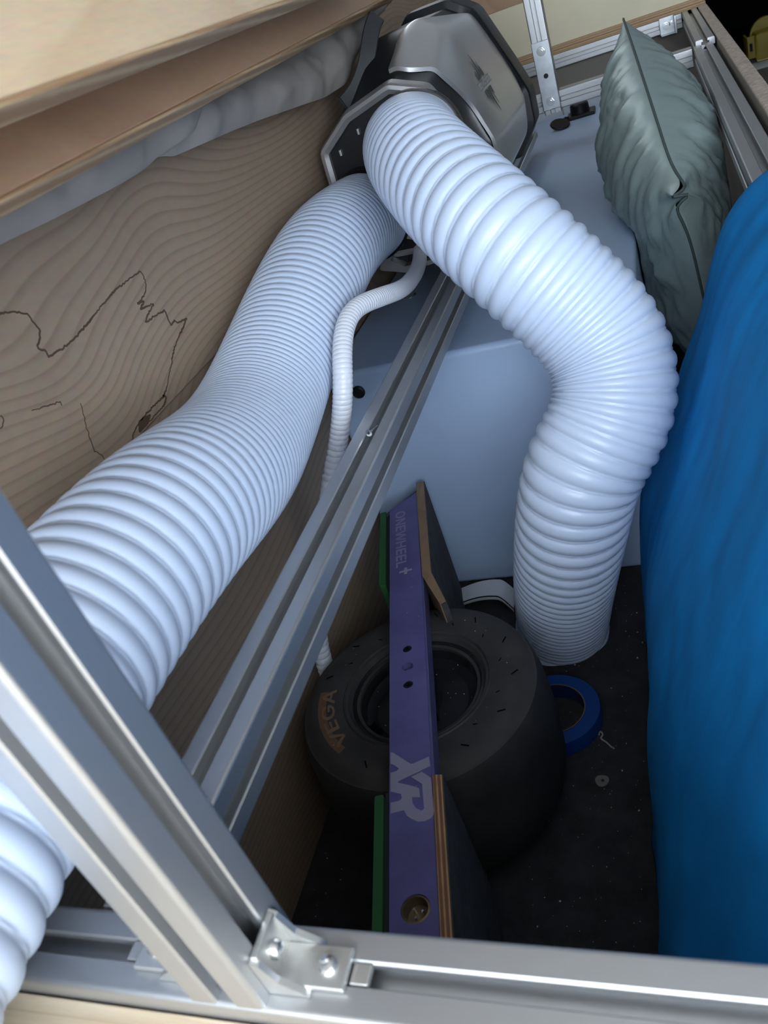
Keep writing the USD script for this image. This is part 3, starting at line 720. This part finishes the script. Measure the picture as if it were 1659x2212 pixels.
# green edged bumpers on the other side of the rails
for s0, s1 in ((-.345, -.168), (.163, .36)):
    bpp = part(ob, 'bumper', ext_sw(sbox(s0, -.0375, s1, -.0285).buffer(-.002).buffer(.002, 4), .010, .2260), GREEN, 'green edged bumper')
    part(bpp, 'backing', ext_sw(sbox(s0 - .006, -.0286, s1 - .004, -.0215), .012, .2200), CHARCOAL)
part(ob, 'nose_cap', ext_sw(Polygon([(-.388, .0210), (-.345, -.0285), (-.335, -.0285), (-.366, .0210)]), .012, .2230), CHARCOAL, 'dark bumper wrapped round the nose')
# tyre and hub
prof = [(.078, .192), (.082, .198), (.092, .2005), (.105, .2020), (.118, .2018), (.128, .1985), (.1345, .193), (.1375, .1925), (.1385, .1900), (.1415, .182), (.1445, .165), (.1460, .140), (.1465, .115)]
full = prof + [(r, .23 - z) for r, z in prof[::-1][1:]] + [(.070, .04), (.070, .19)]
tyre = part(ob, 'tyre', lathe(full, AX, (0, 0, 1), 96), RUBBER, 'worn black slick tyre', smooth=40)
hubp = [(0, .178), (.020, .178), (.024, .172), (.055, .170), (.066, .176), (.071, .188), (.076, .1935), (.0795, .192), (.0795, .04), (0, .04)]
hb_ = part(ob, 'hub', lathe(hubp, AX, (0, 0, 1), 72), HUB, 'black dished wheel hub', smooth=30)
part(hb_, 'axle_block', ext_sw(sbox(-.035, -.019, .035, .019).buffer(-.003).buffer(.003, 4), .172, .2166), BLACK)
part(hb_, 'valve', tube([AX + D * .03 + W * -.052 + ZU * .17, AX + D * .034 + W * -.054 + ZU * .184, AX + D * .037 + W * -.055 + ZU * .196], [.005, .0045, .004], 12), BLACK)
part(tyre, 'sidewall_bead', lathe([(.0845, .1975), (.0865, .2010), (.0885, .1990), (.0880, .1965)], AX, (0, 0, 1), 96), RUBBER, smooth=30)
for k in range(26):      # little wear-gauge slits in two rings on the sidewall
    a = k * 2 * math.pi / 26 + .1
    if 3.1 < a < 4.25: continue
    r0 = .099 if k % 2 else .112
    c_ = np.array([math.cos(a), math.sin(a), 0]); t_ = np.array([-c_[1], c_[0], 0])
    zz = .2022 if k % 2 == 0 else .2013
    q = AX + c_ * (r0 + .003) + ZU * (zz - .0006)
    part(tyre, 'wear_slit', ext(sbox(-.0045, -.0006, .0045, .0006), .001, q, c_ * .75 + t_ * .66, -c_ * .66 + t_ * .75), DARK, smooth=False)
# worn tan maker lettering on the sidewall
t = meshkit.text_mesh('VEGA', 0.01, 0.0004, True); b = t.bounds; v = t.vertices.copy()
x = (v[:, 0] - b[0, 0]) / (b[1, 0] - b[0, 0]); y = (v[:, 1] - b[0, 1]) / (b[1, 1] - b[0, 1])
ang = np.radians(233 - 51 * x); r_ = .0975 + .0155 * y; zz = np.interp(r_, [.092, .105, .118], [.2005, .2020, .2018])
t.vertices = np.c_[AX[0] + r_ * np.cos(ang), AX[1] + r_ * np.sin(ang), zz + .0002 + v[:, 2]]
if t.volume < 0: t.invert()
part(tyre, 'lettering', t, TAN, 'worn tan lettering', smooth=False)
an = np.radians(np.linspace(236, 184, 24))
P_ = np.array([[(AX[0] + r * math.cos(a), AX[1] + r * math.sin(a), np.interp(r, [.092, .105, .118], [.2005, .2020, .2018]) + .00025) for r in (.1075, .111, .1145, .1175)] for a in an])
m = grid(P_)
if m.face_normals[0][2] < 0: m.invert()
part(tyre, 'colour_band', m, TAN2, 'worn brown band behind the lettering', smooth=True)

# ------------------------------------------------------------------ small things on the floor
tp = thing('tape_roll', (-0.222, 0.724, 0), 'roll of blue tape lying on the floor beside the tyre', 'tape roll')
part(tp, 'tape', lathe([(.0418, .001), (.060, .001), (.0605, .004), (.0605, .0235), (.060, .0245), (.0418, .0245)], (-0.222, 0.724, 0), (0, 0, 1), 64), TAPE)
part(tp, 'core', lathe([(.0406, .0005), (.0418, .0005), (.0418, .0253), (.0406, .0253)], (-0.222, 0.724, 0), (0, 0, 1), 64), NAVY, 'dark blue inner core')
part(tp, 'core_rim', lathe([(.0404, .0253), (.0420, .0253), (.0420, .0259), (.0404, .0259)], (-0.222, 0.724, 0), (0, 0, 1), 64), CARD, 'thin brown rim of the core')
th = np.linspace(0, 2 * np.pi, 28, endpoint=False)
oo = np.stack([np.cos(th), np.sin(th)], 1) * (0.0082 + .0005 * np.sin(3 * th))[:, None]
wp = Polygon(oo).difference(Polygon([(-.001, -.0015), (.0024, -.0018), (.0028, .0008), (.0004, .0022), (-.0014, .0008)]))
single('washer', ext(wp, .0015, (-0.1605, 0.6300, 0.0002)), plain('dull_washer', (.20, .195, .18), .6, .3), 'dull pale washer lying on the carpet beside the blue padding', 'washer')
single('string_scrap', tube(spline([(-.1665, .699, .001), (-.1635, .7025, .003), (-.1615, .699, .002), (-.1635, .695, .0015), (-.158, .688, .002), (-.152, .682, .001), (-.147, .678, .001)], 40)[0], .0011, 8), plain('pale_string', (.33, .33, .33), .8), 'short curled scrap of pale string by the blue tape roll', 'string')
# white trim scrap with a black rubber line, lying against the tank foot
sc = thing('trim_scrap', (-0.355, 0.98, 0), 'curved scrap of white plastic trim lying at the foot of the tank', 'plastic scrap')
xs = np.linspace(0, 1, 40)


def scrap(w0, w1, h0, h1, thick):
    P = []
    for t_ in xs:
        z = .012 + .007 * math.sin(t_ * math.pi * .9) - .010 * max(0, (t_ - .8) / .2) ** 1.3
        bend = -.012 * max(0, (t_ - .74) / .26) + .006 * math.sin(t_ * math.pi)
        yy = lambda w: .957 + bend + w * (.041 + .003 * t_)
        x_ = -.400 + .094 * t_
        P.append([(x_, yy(w0), z + h0), (x_, yy(w1), z + h0), (x_, yy(w1), z + h1), (x_, yy(w0), z + h1)])
    P = np.array(P); m = grid(P, close_v=True); n = len(xs)
    f = np.vstack([m.faces, [[0, 1, 2], [0, 2, 3], [4 * n - 4, 4 * n - 2, 4 * n - 3], [4 * n - 4, 4 * n - 1, 4 * n - 2]]])
    m = trimesh.Trimesh(m.vertices, f, process=False)
    if m.volume < 0: m.invert()
    return m


part(sc, 'strip', scrap(0.09, 1, 0, .003, .003), WHITE)
part(sc, 'rubber_line', scrap(.045, .089, -.002, .002, .003), BLACK, 'thin black line along the edge')
part(sc, 'lip', scrap(0, .044, -.003, .001, .003), WHITE)
# loose screw resting in the slot of the long rail
a0, a1 = np.array([-0.3035, 0.662, 0.4985]), np.array([-0.3005, 0.682, 0.4955])
ax_ = (a1 - a0) / np.linalg.norm(a1 - a0)
sw_ = thing('screw', (-0.302, 0.67, 0.492), 'small loose cross-head screw lying in the slot of the long rail', 'screw')
part(sw_, 'head', lathe([(0, 0), (.0035, 0), (.0037, .0006), (.0015, .003), (0, .003)], a0, ax_, 18), STEEL)
part(sw_, 'shank', cyl(.0012, a0 + ax_ * .0028, a1, 10, .0005), STEEL)
u_ = np.cross(ax_, [0, 0, 1.]); u_ /= np.linalg.norm(u_); w_ = np.cross(ax_, u_)
part(sw_, 'cross_recess', cat(ext(sbox(-.0018, -.00045, .0018, .00045), .0002, a0 - ax_ * .0001, u_, w_), ext(sbox(-.00045, -.0018, .00045, .0018), .0002, a0 - ax_ * .0001, u_, w_)), BLACK, smooth=False)

# ------------------------------------------------------------------ pillow
A_, B_ = np.array([-.043, 1.80, .683]), np.array([0.012, 1.21, .500])
e1 = A_ - B_; la = np.linalg.norm(e1); e1 /= la
dn = np.array([0.045, -0.05, -0.40]); dn -= e1 * (dn @ e1); lb = 0.40; dn /= np.linalg.norm(dn)
en = np.cross(e1, dn); en = en if en[0] > 0 else -en
cc = (A_ + B_) / 2 + dn * lb / 2
nu, nv = 120, 96


def pill(side):
    u = np.linspace(-1, 1, nu)[:, None] * np.ones((1, nv)); v = np.linspace(-1, 1, nv)[None] * np.ones((nu, 1))
    u = np.sin(u * math.pi / 2 * .999); v = np.sin(v * math.pi / 2 * .999)
    th = (1 - np.abs(u) ** 2.6) ** .62 * (1 - np.abs(v) ** 2.6) ** .62
    T = 0.108 * th
    uu = u * (1 - .13 * (1 - v ** 2) * np.abs(u) ** 3 * .3); vv = v * (1 - .13 * (1 - u ** 2) * np.abs(v) ** 3 * .3)
    # edges belly outwards between the corners, corners stay as ears
    uu = uu * (1 + .06 * (1 - v ** 2) - .02); vv = vv * (1 + .10 * (1 - u ** 2) - .02)
    P = cc + uu[..., None] * la / 2 * e1 + vv[..., None] * lb / 2 * dn
    q = np.stack([u * 4.2 + 0.8 * v, v * 2.0 - .6 * u, np.full_like(u, side * .7)], -1)
    cre = meshkit.fbm(q * np.array([2.6, 1.0, 1]), 4, 5 if side > 0 else 11)
    cre = np.abs(cre - .5) * 2
    edge = np.exp(-((1 - np.abs(v)) / .35) ** 2) * np.sin(u * 26 + 3 * v + side) * .5
    T = T + (0.030 * (cre - .25) + .006 * edge) * np.minimum(1, th * 2.2)
    Q = P + side * T[..., None] * en
    # tucked corner with puckers where the two near edges meet
    r = np.linalg.norm(P - B_, axis=-1); a = np.arctan2((P - B_) @ dn, (P - B_) @ e1)
    Q = Q + (np.exp(-(r / .06) ** 2) * (.010 * np.sin(7 * a + side) ))[..., None] * side * en
    # it rests against the tank on one side and the rail on the other
    lim = np.interp(Q[..., 2], [.40, .425, .50], [-.057, -.060, -.2]); Q[..., 0] = np.maximum(Q[..., 0], lim)
    hi = np.interp(Q[..., 2], [.54, .57, .66], [.083, .088, .2]); Q[..., 0] = np.minimum(Q[..., 0], hi)
    return Q


pw = thing('pillow', (0.02, 1.5, .12), 'grey green satin pillow standing on edge beside the right rail', 'pillow')
Pa, Pb = pill(1), pill(-1)
ma, mb = grid(Pa), grid(Pb)
if (ma.face_normals @ en).mean() < 0: ma.invert()
if (mb.face_normals @ en).mean() > 0: mb.invert()
part(pw, 'cover', trimesh.util.concatenate([ma, mb]), SATIN, smooth=True)
edge = np.vstack([Pa[:, 0], Pa[-1, 1:], Pa[::-1, -1][1:], Pa[0, ::-1][1:]])
part(pw, 'seam', tube(edge[::2], .0022, 6), SEAM, 'dark piped seam round the edge', smooth=True)

# ------------------------------------------------------------------ blue padded cover draped over the right rail
prof = np.array([(-.106, .001), (-.099, .06), (-.091, .15), (-.070, .25), (-.034, .34), (-.003, .405), (.030, .485), (.056, .545), (.090, .578), (.14, .588), (.22, .586), (.34, .580)])
pc, _ = spline(np.c_[prof[:, 0], np.zeros(len(prof)), prof[:, 1]], 90)
nrm = np.gradient(pc, axis=0); nrm = np.c_[nrm[:, 2], nrm[:, 1] * 0, -nrm[:, 0]]; nrm /= np.linalg.norm(nrm, axis=1)[:, None]   # to the right and down
thick = np.interp(np.linspace(0, 1, 90), [0, .5, .68, .76, .82, 1], [.05, .05, .024, .018, .018, .02])
inner = pc + nrm * thick[:, None]; inner[:, 2] = np.maximum(inner[:, 2], .001)
ys_ = np.linspace(0.19, 0.955, 90)
rows = []
for y in ys_:
    r = min(1, (ys_[-1] - y) / .03); rr_ = math.sqrt(max(0, 1 - (1 - r) ** 2))
    mid = (pc + inner) / 2
    t = np.linspace(0, 1, 90)
    q = np.c_[np.full(90, y * 11.0), t * 2.5, np.zeros(90)]
    n1 = meshkit.fbm(q, 4, 3) - .5
    n2 = np.abs(meshkit.fbm(np.c_[np.full(90, y * 5.0) + t * 2, t * 6 - y * 3, np.ones(90)], 3, 8) - .5)
    outer = mid + (pc - mid) * (0.25 + .75 * rr_) - nrm * (.014 * n1 + .012 * n2)[:, None] * rr_
    inn = mid + (inner - mid) * (0.25 + .75 * rr_)
    outer[:, 2] = np.maximum(outer[:, 2], .001)
    sway = np.interp(t, [0, .45, .8, 1], [0.0, 0.0, .012, .015])
    row = np.vstack([outer, inn[::-1]]); row[:, 1] = y - np.r_[sway, sway[::-1]]
    row[:, 0] += .010 * np.clip((.955 - y) / .52, 0, 1.2) * np.clip(1 - (row[:, 2] - .30) / .15, 0, 1)
    rows.append(row)
R_ = np.array(rows); m = grid(R_, close_v=True)
capv, capf = [], []
base_n = len(m.vertices); n2_ = R_.shape[1]
f = list(map(tuple, m.faces))
for e_i, off in ((0, 0), (len(ys_) - 1, (len(ys_) - 1) * n2_)):
    for j in range(89):
        a, b, c_, d_ = off + j, off + j + 1, off + n2_ - 2 - j, off + n2_ - 1 - j
        f += [(a, b, c_), (a, c_, d_)] if e_i else [(a, c_, b), (a, d_, c_)]
m = trimesh.Trimesh(m.vertices, f, process=False)
if m.volume < 0: m.invert()
single('blue_pad', m, BLUE, 'bright blue padded fabric draped over the right rail down to the floor', 'padding', smooth=True)

# ------------------------------------------------------------------ yellow case in the aisle
yc = thing('yellow_case', (0.62, 4.93, 0.03), 'yellow plastic case standing in the dark aisle at the top right', 'case')
part(yc, 'body', rbx(0.47, 0.95, 4.86, 5.06, 0.031, 0.155, .012, 12), YELLOW)
part(yc, 'disc', cyl(.075, (0.535, 4.99, 0.13), (0.535, 5.02, 0.13), 40), YELLOW, 'round yellow disc on top')
part(yc, 'latch', cat(rbx(.43, .475, 4.88, 4.90, .05, .15, .003, 8), rbx(.43, .44, 4.88, 5.0, .05, .15, .003, 8)), YELLOW)
part(yc, 'latch_pin', cyl(.006, (.452, 4.875, .085), (.452, 4.875, .12), 10), BLACK)

# ------------------------------------------------------------------ lint
sp_ = []
r2 = np.random.default_rng(21)
def chip(p, s):
    m = trimesh.creation.icosahedron(); m.apply_scale(s); m.vertices *= r2.uniform(.3, 1.3, (1, 3)); m.apply_transform(trimesh.transformations.random_rotation_matrix(r2.random(3))); m.apply_translation(p); return m
for k in range(150):
    x, y = r2.uniform(-.24, -.11), r2.uniform(.40, 1.0)
    sp_.append(chip((x, y, .0006), r2.choice([.0005, .0007, .0012], p=[.6, .32, .08])))
for k in range(30): sp_.append(chip((r2.uniform(-.5, -.46), r2.uniform(.4, .75), .0006), .0008))
for k in range(30):
    a, r = r2.uniform(0, 6.28), r2.uniform(.03, .066); sp_.append(chip(AX + np.array([r * math.cos(a), r * math.sin(a), .1755]), .0007))
for k in range(14):
    a, r = r2.uniform(0, 6.28), r2.uniform(.095, .118); sp_.append(chip(AX + np.array([r * math.cos(a), r * math.sin(a), .2026]), .0006))
for k in range(10): sp_.append(chip(AX + D * r2.uniform(-.33, .3) + W * r2.uniform(-.018, .018) + ZU * .2308, .0006))
single('lint', trimesh.util.concatenate(sp_), LINT, 'pale specks of lint and sawdust scattered over carpet and tyre', 'lint', kind='stuff', smooth=False)
